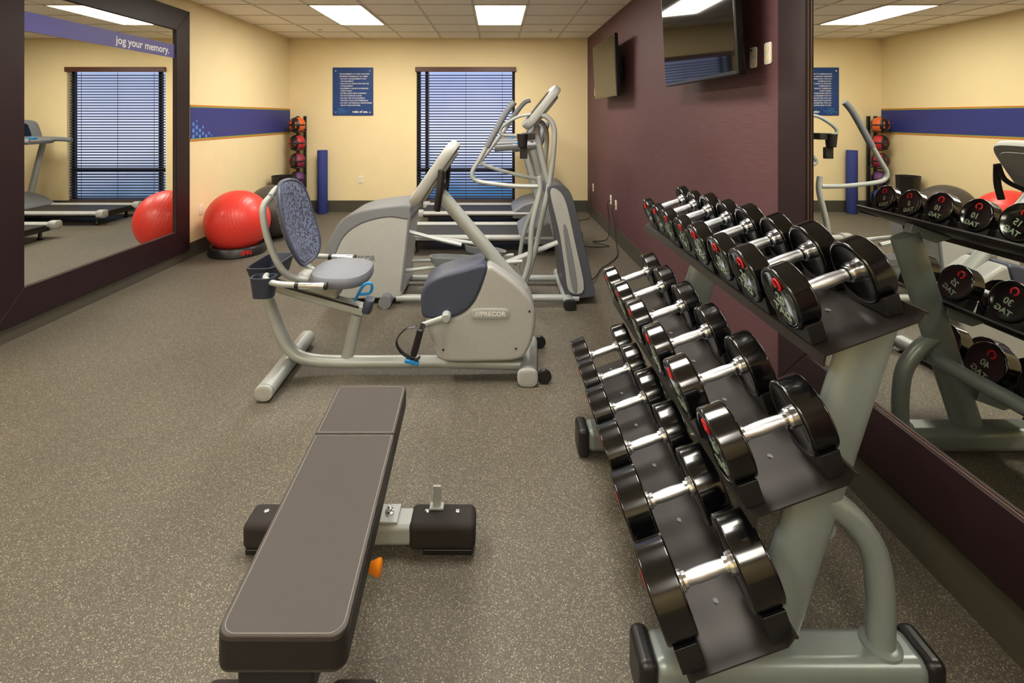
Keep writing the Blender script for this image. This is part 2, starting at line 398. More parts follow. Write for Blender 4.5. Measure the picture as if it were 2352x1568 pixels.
# outlets
def outlet(loc, ax, label):
    t = thing('wall_outlet', label, 'outlet', loc)
    L = Vector(loc); n = Vector(ax); u = Vector((0, 0, 1)); r = u.cross(n)
    mk('cover_plate', MB().slab(L+n*.004, r, u, .036, .058, .004, e=8), MT['white'], t)
    for s in (-1, 1):
        mk('socket', MB().slab(L+n*.009+u*s*.024, r, u, .016, .014, .0015, e=4), MT['cream'], t)
outlet((XL, 5.65, .48), (1, 0, 0), 'white outlet on the cream wall beside the large mirror')
outlet((-2.136, YB, .51), (0, -1, 0), 'white outlet on the back wall between foam roller and window')
outlet((XR, 7.6, .45), (-1, 0, 0), 'white outlet low on purple wall, farthest from the camera')
outlet((XR, 6.42, .46), (-1, 0, 0), 'white outlet low on purple wall, second from the back corner')
outlet((XR, 6.15, .44), (-1, 0, 0), 'white outlet low on purple wall, third from the back corner')
outlet((XR, 2.86, 1.83), (-1, 0, 0), 'white outlet high on purple wall, nearer the television')
outlet((XR, 2.705, 1.835), (-1, 0, 0), 'white wall plate high on purple wall, nearer the mirror frame')
outlet((XR, 7.45, 1.865), (-1, 0, 0), 'white outlet beside the far television on purple wall')
def cord(pts, label, r=.005):
    tag(mk('power_cord', MB().sweep(pts, r, n=8), MT['blk']), label, 'cord')
cord([(1.43, 2.86, 1.87), (1.38, 2.88, 1.88), (1.40, 2.93, 1.92), (1.405, 3.0, 1.93), (1.37, 3.08, 1.9)], 'black cord looping from upper outlet to the near television')
cord([(1.43, 7.6, .44), (1.39, 7.6, .4), (1.40, 7.56, .2), (1.37, 7.5, .03), (1.25, 7.4, .012), (1.1, 7.3, .012), (.96, 7.3, .02)], 'black power cord running from the farthest low outlet to the back treadmill')
cord([(1.43, 6.42, .45), (1.39, 6.4, .42), (1.40, 6.35, .2), (1.34, 6.2, .02), (1.15, 6.1, .012), (1.3, 5.9, .012), (1.1, 5.85, .012), (.96, 5.9, .02)], 'black power cord coiled on floor from the second low outlet')
cord([(1.43, 6.15, .43), (1.385, 6.13, .38), (1.40, 6.05, .25), (1.36, 5.8, .06), (1.3, 5.5, .012), (1.15, 5.2, .012), (1.02, 5.0, .012), (.9, 4.7, .02), (.75, 4.45, .05)], 'black power cord trailing from the third low outlet to the elliptical')

# televisions
def tv(y0, y1, label):
    t = thing('television', label, 'television', (1.3, (y0+y1)/2, 1.72), 'wall televisions')
    yc = (y0+y1)/2; R = Matrix.Rotation(math.radians(-3), 3, 'Y'); c = Vector((1.265, yc, 2.055))
    def P(x, z): return c+R @ Vector((x, 0, z))
    mk('case', MB().box(P(.012, 0), (.045, y1-y0, .665), R), MT['bezel'], t, .008)
    mk('back_housing', MB().box(P(.05, -.03), (.04, (y1-y0)*.6, .42), R), MT['blk'], t, .015)
    mk('screen', MB().box(P(-.0108, .005), (.002, y1-y0-.03, .625), R), MT['screen'], t)
    mk('wall_mount', MB().box((1.40, yc, 2.05), (.075, .35, .3)), MT['blk'], t, .005)
tv(2.70, 3.85, 'flat black television on purple wall nearer the camera, reflecting the window')
tv(5.40, 6.60, 'flat black television on purple wall near the back corner')

# ---------------------------------------------------------------- dumbbells + rack
th = math.radians(20); ca, sa = math.cos(th), math.sin(th)
def uv(base, u, n): return (base[0]+ca*u-sa*n, base[1]+sa*u+ca*n)
GP = .069
def make_db(wt, R, t):
    root = thing('dumbbell', '', 'dumbbell', (0, 0, 0), 'round black dumbbells on the rack')
    g = GP
    h = MB(); h.lathe([(.013, -g-.004), (.0145, -g+.02), (.0165, -.014), (.0165, .014), (.0145, g-.02), (.013, g+.004)], axis='X', n=24)
    mk('handle', h, MT['knurl'], root, local=True, label='chrome knurled handle')
    for s in (-1, 1):
        x0 = s*g; x1 = s*(g+t)
        cl = MB(); cl.lathe([(.014, s*(g-.02)), (.0185, s*(g-.019)), (.0185, s*(g-.011)), (.023, s*(g-.01)), (.025, s*(g-.002)), (.025, s*(g+.002))], axis='X', n=24)
        mk('collar', cl, MT['chrome'], root, local=True, label='chrome collar')
        hd = MB(); e = .005
        hd.lathe([(.02, x0+s*.001), (R*.80, x0+s*.001), (R*.82, x0), (R-e*1.5, x0), (R-e, x0), (R-e*.3, x0+s*e*.3), (R, x0+s*e), (R, x0+s*e*1.4), (R, x1-s*e*1.4), (R, x1-s*e), (R-e*.3, x1-s*e*.3), (R-e, x1), (R-e*1.5, x1), (R*.84, x1), (R*.80, x1-s*.002), (.02, x1-s*.002)], axis='X', n=64)
        head = mk('head', hd, MT['blkgloss'], root, local=True, ang=50)
        nx = x1-s*.0015; nrm = (s, 0, 0)
        rr = R/.08
        a0 = random.uniform(-.5, .5)
        up = Vector((0, math.sin(a0), math.cos(a0))); rt = up.cross(Vector(nrm))
        text('number', str(wt), .036*rr, MT['greenp'], head, Vector((nx, 0, 0))-up*.004+rt*.0, nrm, up, local=True, bold=.0008, ext=.0006)
        text('lettering', 'TAG', .03*rr, MT['greenp'], head, Vector((nx, 0, 0))-up*.042*rr, nrm, up, local=True, bold=.0008, ext=.0006, sx=1.15)
        q = MB(); c0 = Vector((nx, 0, 0))+up*.042*rr
        q.sweep([c0+rt*(.014*rr*math.cos(k))+up*(.014*rr*math.sin(k)) for k in [PI*(-.35)+i*PI*1.7/8 for i in range(9)]], .0035*rr, n=6, sub=2)
        mk('emblem', q, MT['redp'], head, local=True)
    return root
rack = thing('dumbbell_rack', 'three-tier silver dumbbell rack with black sloping shelves beside the purple wall', 'dumbbell rack', (.75, 1.8, 0))
bases = {'top': (.869, .994), 'middle': (.71, .622), 'bottom': (.569, .248)}
ys8 = [1.29, 1.48, 1.66, 1.84, 2.01, 2.18, 2.34, 2.49]
ys6 = [1.275, 1.54, 1.79, 2.03, 2.27, 2.49]
plan = [('top', ys8, [20, 20, 15, 15, 10, 10, 5, 5], {20: (.079, .056), 15: (.074, .051), 10: (.069, .045), 5: (.064, .037)}, .02),
        ('middle', ys6, [35, 35, 30, 30, 25, 25], {35: (.086, .066), 30: (.084, .062), 25: (.082, .059)}, .028),
        ('bottom', ys6, [50, 50, 45, 45, 40, 40], {50: (.1, .08), 45: (.097, .075), 40: (.094, .071)}, .028)]
ordn = ['nearest the camera', 'second from the near end', 'third from the near end', 'fourth from the near end', 'fifth from the near end', 'sixth from the near end', 'seventh from the near end', 'farthest back']
for tier, ys, wts, dims, lift in plan:
    base = bases[tier]
    prev = None
    for i, (yy, wt) in enumerate(zip(ys, wts)):
        R, t = dims[wt]
        if prev and prev[0] == wt: r = copy_tree(prev[1])
        else: r = make_db(wt, R, t)
        prev = (wt, r)
        x, z = uv(base, -.005, R+lift)
        r.location = (x, yy, z); r.rotation_euler = (0, -th, 0)
        o = ordn[i] if i < len(ys)-1 else 'farthest back'
        size = {'top': 'smaller', 'middle': 'medium', 'bottom': 'heavy'}[tier]
        r['label'] = f'{size} round black dumbbell with chrome handle on the {tier} shelf, {o}'
        # saddles
        for s in (-1, 1):
            u0 = -.005+s*(GP+t/2)
            q = MB(); hw = t*.36; pts = []
            cn = R+lift
            A = [math.radians(k) for k in range(-52, 53, 8)]
            inner = [(math.sin(a)*(R+.001), cn-math.cos(a)*(R+.001)) for a in A]
            outer = [(inner[-1][0]+.012, inner[-1][1]+.004), (inner[-1][0]+.006, .002), (inner[0][0]-.006, .002), (inner[0][0]-.012, inner[0][1]+.004)]
            for (dy, n) in inner+outer:
                xx, zz = uv(base, u0-hw, n); pts.append(Vector((xx, yy+dy, zz)))
            q.prism(pts, (ca*2*hw, 0, sa*2*hw))
            mk('saddle', q, MT['blk'], rack, .002, seg=2)
Y0, Y1 = 1.176, 2.60
for tier, base in bases.items():
    prof = [(-.135, -.022), (-.131, -.024), (-.119, -.004), (.108, -.004), (.128, .010), (.134, .006), (.138, .010), (.128, .018), (.106, 0), (-.123, 0)]
    pts = [Vector((uv(base, a, b)[0], Y0, uv(base, a, b)[1])) for a, b in prof]
    sh = mk('shelf', MB().prism(pts, (0, Y1-Y0, 0)), MT['shelf'], rack, label='black sloping steel shelf')
    for yy in [y for pl in plan if pl[0] == tier for y in pl[1]]:
        c = uv(base, .0, 0); q = MB(); q.lathe([(.008, 0), (.008, .0012), (.004, .002)], (c[0], yy+.05, c[1]), 'Z', 12)
        mk('rivet', q, MT['mgrey'], sh)
    for yy in (1.34, 2.30):
        a = uv(base, -.09, -.006); b = uv(base, .10, -.006); c = uv(base, .10, -.05); d = uv(base, -.03, -.05)
        mk('shelf_bracket', MB().prism([Vector((p[0], yy-.02, p[1])) for p in (a, b, c, d)], (0, .04, 0)), MT['rack'], rack, .003)
for yy in (1.34, 2.30):
    mk('upright', MB().sweep([(.70, yy, .10), (.985, yy, .97)], .034, n=24, r2=.066, up=(0, 1, 0), smooth=False), MT['rack'], rack)
    mk('rear_brace', MB().sweep([(.83, yy, .52), (.92, yy, .46), (.985, yy, .37), (1.005, yy, .25), (1.005, yy, .12)], .033, n=20), MT['rack'], rack)
    mk('brace_flange', MB().lathe([(.048, .118), (.048, .126), (.036, .132)], (1.005, yy, 0), 'Z', 24), MT['rack'], rack)
    mk('foot', MB().box((.75, yy, .072), (.70, .115, .10)), MT['rack'], rack, .03, seg=5)
    for s, xx in ((-1, .385), (1, 1.11)):
        q = MB(); q.box((xx, yy, .065), (.05, .122, .125)); mk('end_cap', q, MT['blk'], rack, .02, seg=5)
mk('cross_tube', MB().sweep([(.86, 1.34, .42), (.86, 2.30, .42)], .03, n=18, smooth=False), MT['rack'], rack)

# ---------------------------------------------------------------- bench
bench = thing('weight_bench', 'flat charcoal padded weight bench in the foreground beside the dumbbell rack', 'bench', (-.45, 1.5, 0))
def bx(t): return -.484+(2.0-t)*(.045/.946)  # centre x at depth t
def padout(ya, yb, hw, rn, rf, z):
    pts = []
    for (x, y, r, a0) in [(1, yb, rf, 0), (-1, yb, rf, 90), (-1, ya, rn, 180), (1, ya, rn, 270)]:
        for k in range(7):
            a = math.radians(a0+90*k/6); cx = x*(hw-r); cy = y-r if y == yb else y+r
            yy = cy+r*math.sin(a); pts.append(Vector((bx(yy)+cx+r*math.cos(a), yy, z)))
    return pts
for nm, ya, yb, rn, rf in (('seat_pad', 1.035, 1.695, .03, .004), ('head_pad', 1.699, 2.0, .004, .02)):
    p = mk(nm, MB().prism(padout(ya, yb, .133, rn, rf, .375), (0, 0, .075)), MT['vinyl'], bench, .012, seg=4)
    q = MB()
    o = padout(ya+.006, yb-.006, .124, rn, rf, .4502)
    q.sweep(o, .0009, n=5, smooth=False, closed=True); mk('stitching', q, MT['stitch'], p)
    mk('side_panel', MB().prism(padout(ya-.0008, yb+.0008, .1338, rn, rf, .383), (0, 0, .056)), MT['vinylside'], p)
mk('under_board', MB().prism(padout(1.06, 1.98, .115, .02, .02, .352), (0, 0, .022)), MT['blk'], bench)
mk('beam', MB().sweep([(bx(1.12), 1.12, .30), (bx(1.9), 1.9, .30)], .035, n=20, r2=.05, smooth=False, up=(0, 0, 1)), MT['silver'], bench)
mk('rear_post', MB().sweep([(bx(1.66), 1.66, .29), (bx(1.79), 1.79, .08)], .03, n=18, smooth=False), MT['silver'], bench)
mk('front_post', MB().sweep([(bx(1.14)-.02, 1.12, .31), (-.47, 1.20, .08)], .035, n=18, smooth=False), MT['silver'], bench)
mk('post_bracket', MB().box((bx(1.08)-.02, 1.10, .33), (.16, .07, .08)), MT['blk'], bench, .008)
def foot(yc, xa, xb, k=.115):
    xm = (xa+xb)/2
    mk('foot_bar', MB().box((xm, yc, .062), (xb-xa-.1, .095, .075)), MT['silver'], bench, .02, seg=4)
    for (c, s) in ((xa+k, 2*k), (xb-k, 2*k)):
        sv = mk('foot_sleeve', MB().box((c, yc, .062), (s, .112, .09)), MT['rubber'], bench, .022, seg=5)
        sg_ = 1 if c > xm else -1
        for kk in (-.5*k, .45*k): mk('bolt', MB().lathe([(.009, .1065), (.009, .109), (.005, .111)], (c+kk, yc+.01, 0), 'Z', 12), MT['chrome'], sv)
        mk('foot_pad', MB().box((c+sg_*.02, yc, .01), (s-.06, .1, .02)), MT['blk'], bench, .004)
foot(1.80, -.87, -.072); foot(1.225, -.715, -.29, .06)
mk('anchor_plate', MB().box((-.375, 1.80, .104), (.07, .085, .01)), MT['silver'], bench, .003)
mk('anchor_bolt', MB().lathe([(.016, .108), (.016, .116), (.009, .118), (.009, .13), (.005, .132)], (-.375, 1.80, 0), 'Z', 16), MT['chrome'], bench)
q = MB(); q.box((-.212, 1.83, .145), (.028, .01, .075)); q.box((-.212, 1.825, .112), (.05, .03, .008))
mk('transport_bracket', q, MT['silver'], bench, .002)
mk('adjustment_knob', MB().lathe([(.009, -.04), (.009, .066), (.015, .07), (.014, .08), (.022, .098), (.023, .106), (.017, .11)], (-.437, 1.46, .215), 'X', 20), MT['orangek'], bench, label='orange adjustment knob')

# ---------------------------------------------------------------- recumbent bike
bike = thing('recumbent_exercise_bike', 'silver recumbent exercise bike with patterned backrest in the middle of the floor', 'exercise bike', (-.5, 3.0, 0))
YC = 3.0
mk('frame_tube', MB().sweep([W(605, 655, YC), W(622, 705, YC), W(645, 765, YC), W(668, 803, YC), W(705, 824, YC), W(790, 830, YC), W(1000, 830, YC), W(1200, 835, YC)], .040, n=20, r2=.034, up=(0, 1, 0)), MT['silver'], bike)
mk('rear_stabilizer', MB().sweep([(-1.222, 2.70, .05), (-1.245, 3.36, .05)], .043, n=20, r2=.05, smooth=False, up=(0, 0, 1)), MT['silver'], bike)
for a in ((-1.2215, 2.69, .05), (-1.2455, 3.37, .05)):
    mk('end_cap', MB().slab(a, (1, 0, 0), (0, 0, 1), .048, .042, .012, e=2.3), MT['lgrey'], bike)
mk('front_stabilizer', MB().sweep([(.175, 2.86, .05), (.215, 3.30, .05)], .043, n=20, r2=.05, smooth=False, up=(0, 0, 1)), MT['silver'], bike)
mk('end_cap', MB().slab((.174, 2.85, .05), (1, 0, 0), (0, 0, 1), .058, .05, .015, e=3), MT['lgrey'], bike)
for a in ((.27, 2.88, .04), (.28, 3.32, .04)):
    mk('wheel', MB().lathe([(.012, -.012), (.036, -.012), (.04, -.008), (.04, .008), (.036, .012), (.012, .012)], a, 'Y', 24), MT['blk'], bike)
mk('seat_strut', MB().sweep([W(820, 722, YC), W(796, 826, YC)], .026, n=16, r2=.034, smooth=False), MT['silver'], bike)
d = (W(840, 712, YC)-W(598, 645, YC)); L = d.length; ang = -math.atan2(d.z, d.x); Ry = Matrix.Rotation(ang, 3, 'Y')
mid = (W(840, 712, YC)+W(598, 645, YC))/2
mk('seat_rail', MB().box(mid, (L, .07, .062), Ry), MT['silver'], bike, .012)
mk('rail_stripe', MB().box(mid+Vector((0, 0, .02)), (L*.9, .076, .012), Ry), MT['blk'], bike)
mk('rail_cap', MB().slab(W(846, 700, YC), Ry @ Vector((1, 0, 0)), (0, 1, 0), .028, .045, .04, e=3), MT['slate'], bike)
mk('seat_carriage', MB().box(W(735, 650, YC), (.26, .12, .09), Ry), MT['lgrey'], bike, .02)
mk('seat_cushion', MB().slab(W(788, 622, YC)+Vector((0, 0, -.01)), (1, 0, -.04), (0, 1, 0), .165, .215, .035, e=2.6, bulge=.012), MT['slatel'], bike, label='slate grey seat cushion')
# backrest
tb, bb = Vector((-1.235, YC, 1.11)), Vector((-1.105, YC, .665))
vd = (tb-bb).normalized()
def bowed(mb, k):
    for v in mb.bm.verts: v.co.x += k*((v.co.y-YC)/.21)**2 + .035*math.sin(PI*max(0, min(1, (v.co.z-.65)/.48)))*-1
    return mb
br = mk('backrest', bowed(MB().slab((tb+bb)/2, (0, 1, 0), vd, .20, .24, .018, e=2.8, n=48), .05), MT['seatmesh'], bike, label='slate blue patterned backrest')
q = MB(); c = (tb+bb)/2; loop = []
for j in range(40):
    t = 2*PI*j/40; ct, st = math.cos(t), math.sin(t); e = 2.8
    p = c+Vector((0, 1, 0))*(abs(ct)**(2/e)*(1 if ct >= 0 else -1)*.207)+vd*(abs(st)**(2/e)*(1 if st >= 0 else -1)*.247)
    loop.append(p)
q.sweep(loop, .013, n=8, closed=True, smooth=False); bowed(q, .05)
mk('backrest_rim', q, MT['slate'], br)
for s in (-1, 1):
    mk('backrest_support', MB().sweep([(-1.27, YC+s*.12, 1.05), (-1.30, YC+s*.15, .98), (-1.265, YC+s*.15, .80), (-1.18, YC+s*.13, .62), (-1.05, YC+s*.05, .555)], .019, n=12), MT['silver'], bike)
mk('backrest_crossbar', MB().sweep([(-1.27, YC-.12, 1.05), (-1.282, YC, 1.08), (-1.27, YC+.12, 1.05)], .019, n=12), MT['silver'], bike)
mk('storage_tray', MB().tray((-1.32, YC, .575), .085, .175, .085, flare=.8, wall=.012), MT['navy'], bike)
mk('cup_holder', MB().tray((-1.255, YC-.235, .53), .065, .055, .11, flare=.8, wall=.01, e=3), MT['navy'], bike)
for s in (-1, 1):
    y_ = YC+s*.275
    h = mk('side_handle', MB().sweep([(-1.26, YC+s*.19, .63), (-1.24, y_-s*.03, .625), (-1.16, y_, .61), (-1.0, y_, .603)], .016, n=12), MT['silver'], bike)
    e = Vector((-1.0, y_, .603))
    mk('grip', MB().cyl(e-Vector((.06, 0, 0)), e+Vector((.09, 0, -.004)), .018), MT['chrome'], h)
    mk('grip_end', MB().cyl(e+Vector((.085, 0, -.004)), e+Vector((.10, 0, -.004)), .02), MT['blk'], h)
    mk('grip_collar', MB().cyl(e-Vector((.07, 0, 0)), e-Vector((.05, 0, 0)), .02), MT['blk'], h)
mk('release_lever', MB().sweep([W(815, 690, 2.88), W(835, 655, 2.85), W(853, 652, 2.85), W(850, 672, 2.86), W(822, 676, 2.87)], .008, n=8), MT['cyan'], bike, label='bright blue release lever')
yn = 2.87
body = [(1118, 612), (1150, 624), (1200, 664), (1226, 702), (1230, 745), (1218, 795), (1192, 826), (1120, 832), (1016, 830), (998, 798), (977, 730), (1040, 728), (1080, 704), (1104, 660)]
def smoothout(pts, y, sub=4): return catmull(Wl(pts, y), sub, True)
mk('drive_housing', MB().prism(smoothout(body, yn), (0, .26, 0)), MT['lgrey'], bike, .03, seg=5, ang=50)
cover = [(966, 704), (970, 664), (1000, 638), (1060, 620), (1119, 609), (1106, 660), (1081, 706), (1040, 730), (977, 732)]
mk('housing_cover', MB().prism(smoothout(cover, yn-.006), (0, .275, 0)), MT['slate'], bike, .02, seg=4, ang=50)
c1 = W(1126, 720, yn)
bd_ = mk('badge', MB().slab((c1.x, yn-.003, c1.z), (1, 0, 0), (0, 0, 1), .105, .031, .004, e=5), MT['lgrey'], bike)
mk('badge_panel', MB().slab((c1.x, yn-.007, c1.z), (1, 0, 0), (0, 0, 1), .098, .025, .001, e=5), MT['silver'], bd_)
text('lettering', '///PRECOR', .034, MT['ltr'], bd_, (c1.x, yn-.009, c1.z), (0, -1, 0), (0, 0, 1), bold=.0006, sx=1.1)
for a in ((1018, 803), (1098, 648), (1216, 715), (1185, 800)):
    p = W(a[0], a[1], yn); mk('screw', MB().lathe([(.006, 0), (.006, .003)], (p.x, yn-.003, p.z), 'Y', 12), MT['blk'], bike)
ck = W(1025, 727, 2.84); pd = W(968, 752, 2.80)
mk('crank_hub', MB().lathe([(.02, -.03), (.026, -.02), (.026, .05)], (ck.x, 2.84, ck.z), 'Y', 20), MT['silver'], bike)
mk('crank_arm', MB().sweep([(ck.x, 2.835, ck.z), (pd.x, 2.825, pd.z)], .010, n=12, r2=.017, smooth=False, up=(0, 1, 0)), MT['silver'], bike)
pe = W(960, 782, 2.76)
pdl = mk('pedal', MB().box((pe.x, 2.76, pe.z+.005), (.035, .1, .15), Matrix.Rotation(math.radians(15), 3, 'Y')), MT['blk'], bike, .01)
mk('pedal_strap', MB().sweep([pe+Vector((-.01, 0, .075)), pe+Vector((-.07, 0, .06)), pe+Vector((-.115, 0, .0)), pe+Vector((-.09, 0, -.06)), pe+Vector((-.02, 0, -.1)), pe+Vector((.01, 0, -.09))], .004, n=8, r2=.022, up=(0, 0, 1)), MT['blk'], pdl)
mk('pedal_clip', MB().box(pe+Vector((-.03, -.02, -.105)), (.075, .03, .018), Matrix.Rotation(math.radians(15), 3, 'Y')), MT['cyan'], pdl, .004, label='bright blue pedal clip')
mk('far_pedal', MB().box((ck.x+.17, 3.2, ck.z-.1), (.09, .1, .03)), MT['blk'], bike, .008)
mk('mast', MB().sweep([W(1200, 668, YC), W(1012, 445, YC)], .034, n=20, r2=.04, smooth=False), MT['silver'], bike)
# console
ct, cb = W(1046, 330, YC), W(955, 462, YC); cv = (ct-cb).normalized()
cn = Vector((0, 1, 0)).cross(cv)   # u x v
if cn.x > 0: cn = -cn
mk('console', MB().slab((ct+cb)/2, (0, 1, 0), cv, .17, (ct-cb).length/2+.01, .032, e=5), MT['lgrey'], bike)
mk('console_back', MB().slab((ct+cb)/2-cn*.034, (0, 1, 0), cv, .14, .17, .012, e=4), MT['lgrey'], bike)
mk('console_screen', MB().slab((ct+cb)/2+cn*.0335, (0, 1, 0), cv, .13, .15, .001, e=6), MT['screen'], bike)
for s in (-1, 1):
    mk('handlebar', MB().sweep([W(1015, 440, YC)+Vector((0, s*.03, 0)), W(1022, 420, YC)+Vector((0, s*.14, 0)), W(1020, 395, YC)+Vector((0, s*.19, .03))], .014, n=10), MT['blk'], bike)
    mk('hand_grip', MB().sweep([W(1022, 396, YC)+Vector((0, s*.19, .03)), W(1018, 430, YC)+Vector((0, s*.2, .0)), W(1012, 470, YC)+Vector((0, s*.19, 0))], .019, n=14), MT['blk'], bike)

# ---------------------------------------------------------------- elliptical
el = thing('elliptical_trainer', 'grey elliptical trainer with tall curved handles behind the recumbent bike', 'elliptical trainer', (-.3, 4.36, 0))
yn, yf = 4.08, 4.64; ym = 4.36; ya, yb_ = 3.94, 4.74
rh = [(748, 590), (756, 552), (785, 508), (830, 488), (900, 477), (936, 476), (941, 492), (934, 560), (926, 640), (920, 682), (860, 686), (775, 684), (752, 650)]
mk('rear_housing', MB().prism(smoothout(rh, yn), (0, .52, 0)), MT['lgrey'], el, .03, seg=4, ang=50)
tc_ = [(746, 575), (756, 550), (785, 504), (830, 484), (900, 473), (938, 472), (943, 486), (940, 505), (890, 500), (830, 515), (790, 545), (768, 590), (752, 600)]
mk('rear_housing_cover', MB().prism(smoothout(tc_, yn-.008), (0, .536, 0)), MT['mgrey'], el, .02, seg=3, ang=50)
mk('rear_housing_edge', MB().sweep([W(940, 500, yn), W(932, 580, yn), W(922, 668, yn)], .012, n=8), MT['mgrey'], el)
p = W(832, 593, yn)
text('lettering', 'PRECOR', .055, MT['mgrey'], el, (p.x, yn-.003, p.z), (0, -1, 0), (0, 0, 1), bold=.001)
mk('rear_foot', MB().sweep([(-.87, 3.99, .05), (-.87, 4.72, .05)], .05, n=16, smooth=False), MT['mgrey'], el)
fh = [(1258, 436), (1275, 424), (1300, 430), (1318, 462), (1342, 560), (1366, 668), (1360, 682), (1304, 682), (1292, 640), (1284, 560), (1268, 480)]
mk('front_housing', MB().prism(smoothout(fh, yn), (0, .46, 0)), MT['dslate'], el, .02, seg=4, ang=50)
fp = [(1264, 442), (1284, 438), (1302, 470), (1322, 560), (1342, 664), (1308, 670), (1298, 620), (1286, 540)]
mk('front_side_panel', MB().prism(smoothout(fp, yn-.012), (0, .02, 0)), MT['lgrey'], el, .006)
mk('front_inner_panel', MB().prism(smoothout([(1294, 530), (1304, 530), (1326, 655), (1314, 660)], yn-.018), (0, .01, 0)), MT['mgrey'], el, .003)
for y_ in (yn+.02, yf-.04):
    mk('base_rail', MB().sweep([(-.80, y_, .05), (.66, y_, .05)], .028, n=12, smooth=False), MT['silver'], el)
mk('front_foot', MB().sweep([(.57, 3.97, .045), (.57, 4.78, .045)], .04, n=16, smooth=False), MT['silver'], el)
mk('front_foot_cap', MB().slab((.57, 3.96, .045), (1, 0, 0), (0, 0, 1), .05, .042, .012, e=3), MT['blk'], el)
for y_ in (4.22, 4.50):
    mk('ramp_rail', MB().sweep([W(1120, 620, y_), W(1292, 552, y_)], .018, n=10, r2=.045, up=(0, 0, 1), smooth=False), MT['lgrey'], el)
    mk('ramp_strut', MB().sweep([W(1180, 600, y_), W(1215, 672, y_)], .014, n=10, smooth=False), MT['silver'], el)
for y_, pts in ((4.14, [(925, 528), (1000, 548), (1060, 562)]), (4.52, [(925, 540), (1040, 552), (1110, 562)])):
    mk('pedal_arm', MB().sweep([W(a, b, y_) for a, b in pts], .022, n=12, r2=.016), MT['silver'], el)
for y_, pts in ((4.14, [(925, 622), (1010, 612), (1130, 606), (1200, 600)]), (4.52, [(925, 600), (1080, 596), (1180, 585)])):
    mk('lower_link', MB().sweep([W(a, b, y_) for a, b in pts], .015, n=12, smooth=False), MT['silver'], el)
def pedal(cx, cy, cz, tilt):
    R = Matrix.Rotation(tilt, 3, 'Y'); q = MB(); q.tray((0, 0, 0), .19, .075, .055, wall=.012, e=3, flare=.86)
    bmesh.ops.transform(q.bm, matrix=Matrix.Translation((cx, cy, cz)) @ R.to_4x4(), verts=q.bm.verts)
    mk('foot_pedal', q, MT['mgrey'], el)
p = W(1040, 605, 4.12); pedal(p.x, 4.12, p.z, 0.04)
p = W(1112, 582, 4.52); pedal(p.x, 4.52, p.z, .18)
# arms
ma = mk('moving_handle', MB().sweep(Wl([(1150, 284), (1122, 330), (1100, 368), (1085, 395), (1090, 412), (1115, 420), (1180, 427), (1235, 428)], ya), .017, n=12), MT['silver'], el)
mk('grip', MB().sweep(Wl([(1182, 234), (1160, 262), (1118, 338)], ya), .024, n=14), MT['mgrey'], ma)
mb_ = mk('moving_handle', MB().sweep(Wl([(1172, 282), (1158, 300), (1120, 350), (1105, 372), (1130, 385), (1190, 402), (1240, 412)], yb_), .017, n=12), MT['silver'], el)
mk('grip', MB().sweep(Wl([(1218, 230), (1200, 240), (1162, 292)], yb_), .022, n=14), MT['mgrey'], mb_)
mk('swing_arm', MB().sweep(Wl([(1238, 405), (1240, 440), (1222, 520), (1216, 600), (1196, 662)], ya), .021, n=12), MT['silver'], el)
mk('swing_arm', MB().sweep(Wl([(1240, 400), (1236, 450), (1205, 530), (1192, 600), (1185, 650)], yb_), .019, n=12), MT['silver'], el)
mk('frame_upright', MB().sweep(Wl([(1228, 262), (1255, 268), (1272, 292), (1272, 340), (1262, 420), (1245, 500), (1228, 580), (1202, 662)], 4.16), .021, n=14), MT['silver'], el)
mk('frame_upright', MB().sweep(Wl([(1225, 275), (1248, 285), (1256, 320), (1250, 400), (1262, 470), (1280, 560)], 4.55), .021, n=14), MT['silver'], el)
mk('front_mast', MB().sweep(Wl([(1232, 285), (1240, 340), (1262, 430), (1285, 500)], 4.35), .035, n=14, r2=.025), MT['lgrey'], el)
mk('fixed_handle', MB().sweep(Wl([(1225, 325), (1190, 312), (1155, 310), (1150, 295), (1185, 270), (1220, 262)], 4.2), .014, n=10), MT['silver'], el)
ct, cb = W(1276, 205, 4.35), W(1208, 290, 4.35); cv = (ct-cb).normalized(); cn = Vector((0, 1, 0)).cross(cv)
if cn.x > 0: cn = -cn
mk('console', MB().slab((ct+cb)/2, (0, 1, 0), cv, .22, (ct-cb).length/2+.02, .035, e=5), MT['lgrey'], el)
mk('console_screen', MB().slab((ct+cb)/2+cn*.037, (0, 1, 0), cv, .17, .15, .002, e=6), MT['screen'], el)
mk('console_back', MB().slab((ct+cb)/2-cn*.04, (0, 1, 0), cv, .18, .16, .014, e=4), MT['silver'], el)
q = MB(); c0 = W(1200, 322, 4.0)
q.lathe([(.035, -.055), (.045, .05), (.038, .05), (.03, -.045)], c0, 'Z', 20); q.box(c0+Vector((.01, .02, -.1)), (.06, .04, .09)); q.box(c0+Vector((.05, .06, .03)), (.1, .15, .05))
mk('bottle_holder', q, MT['blk'], el, .004)

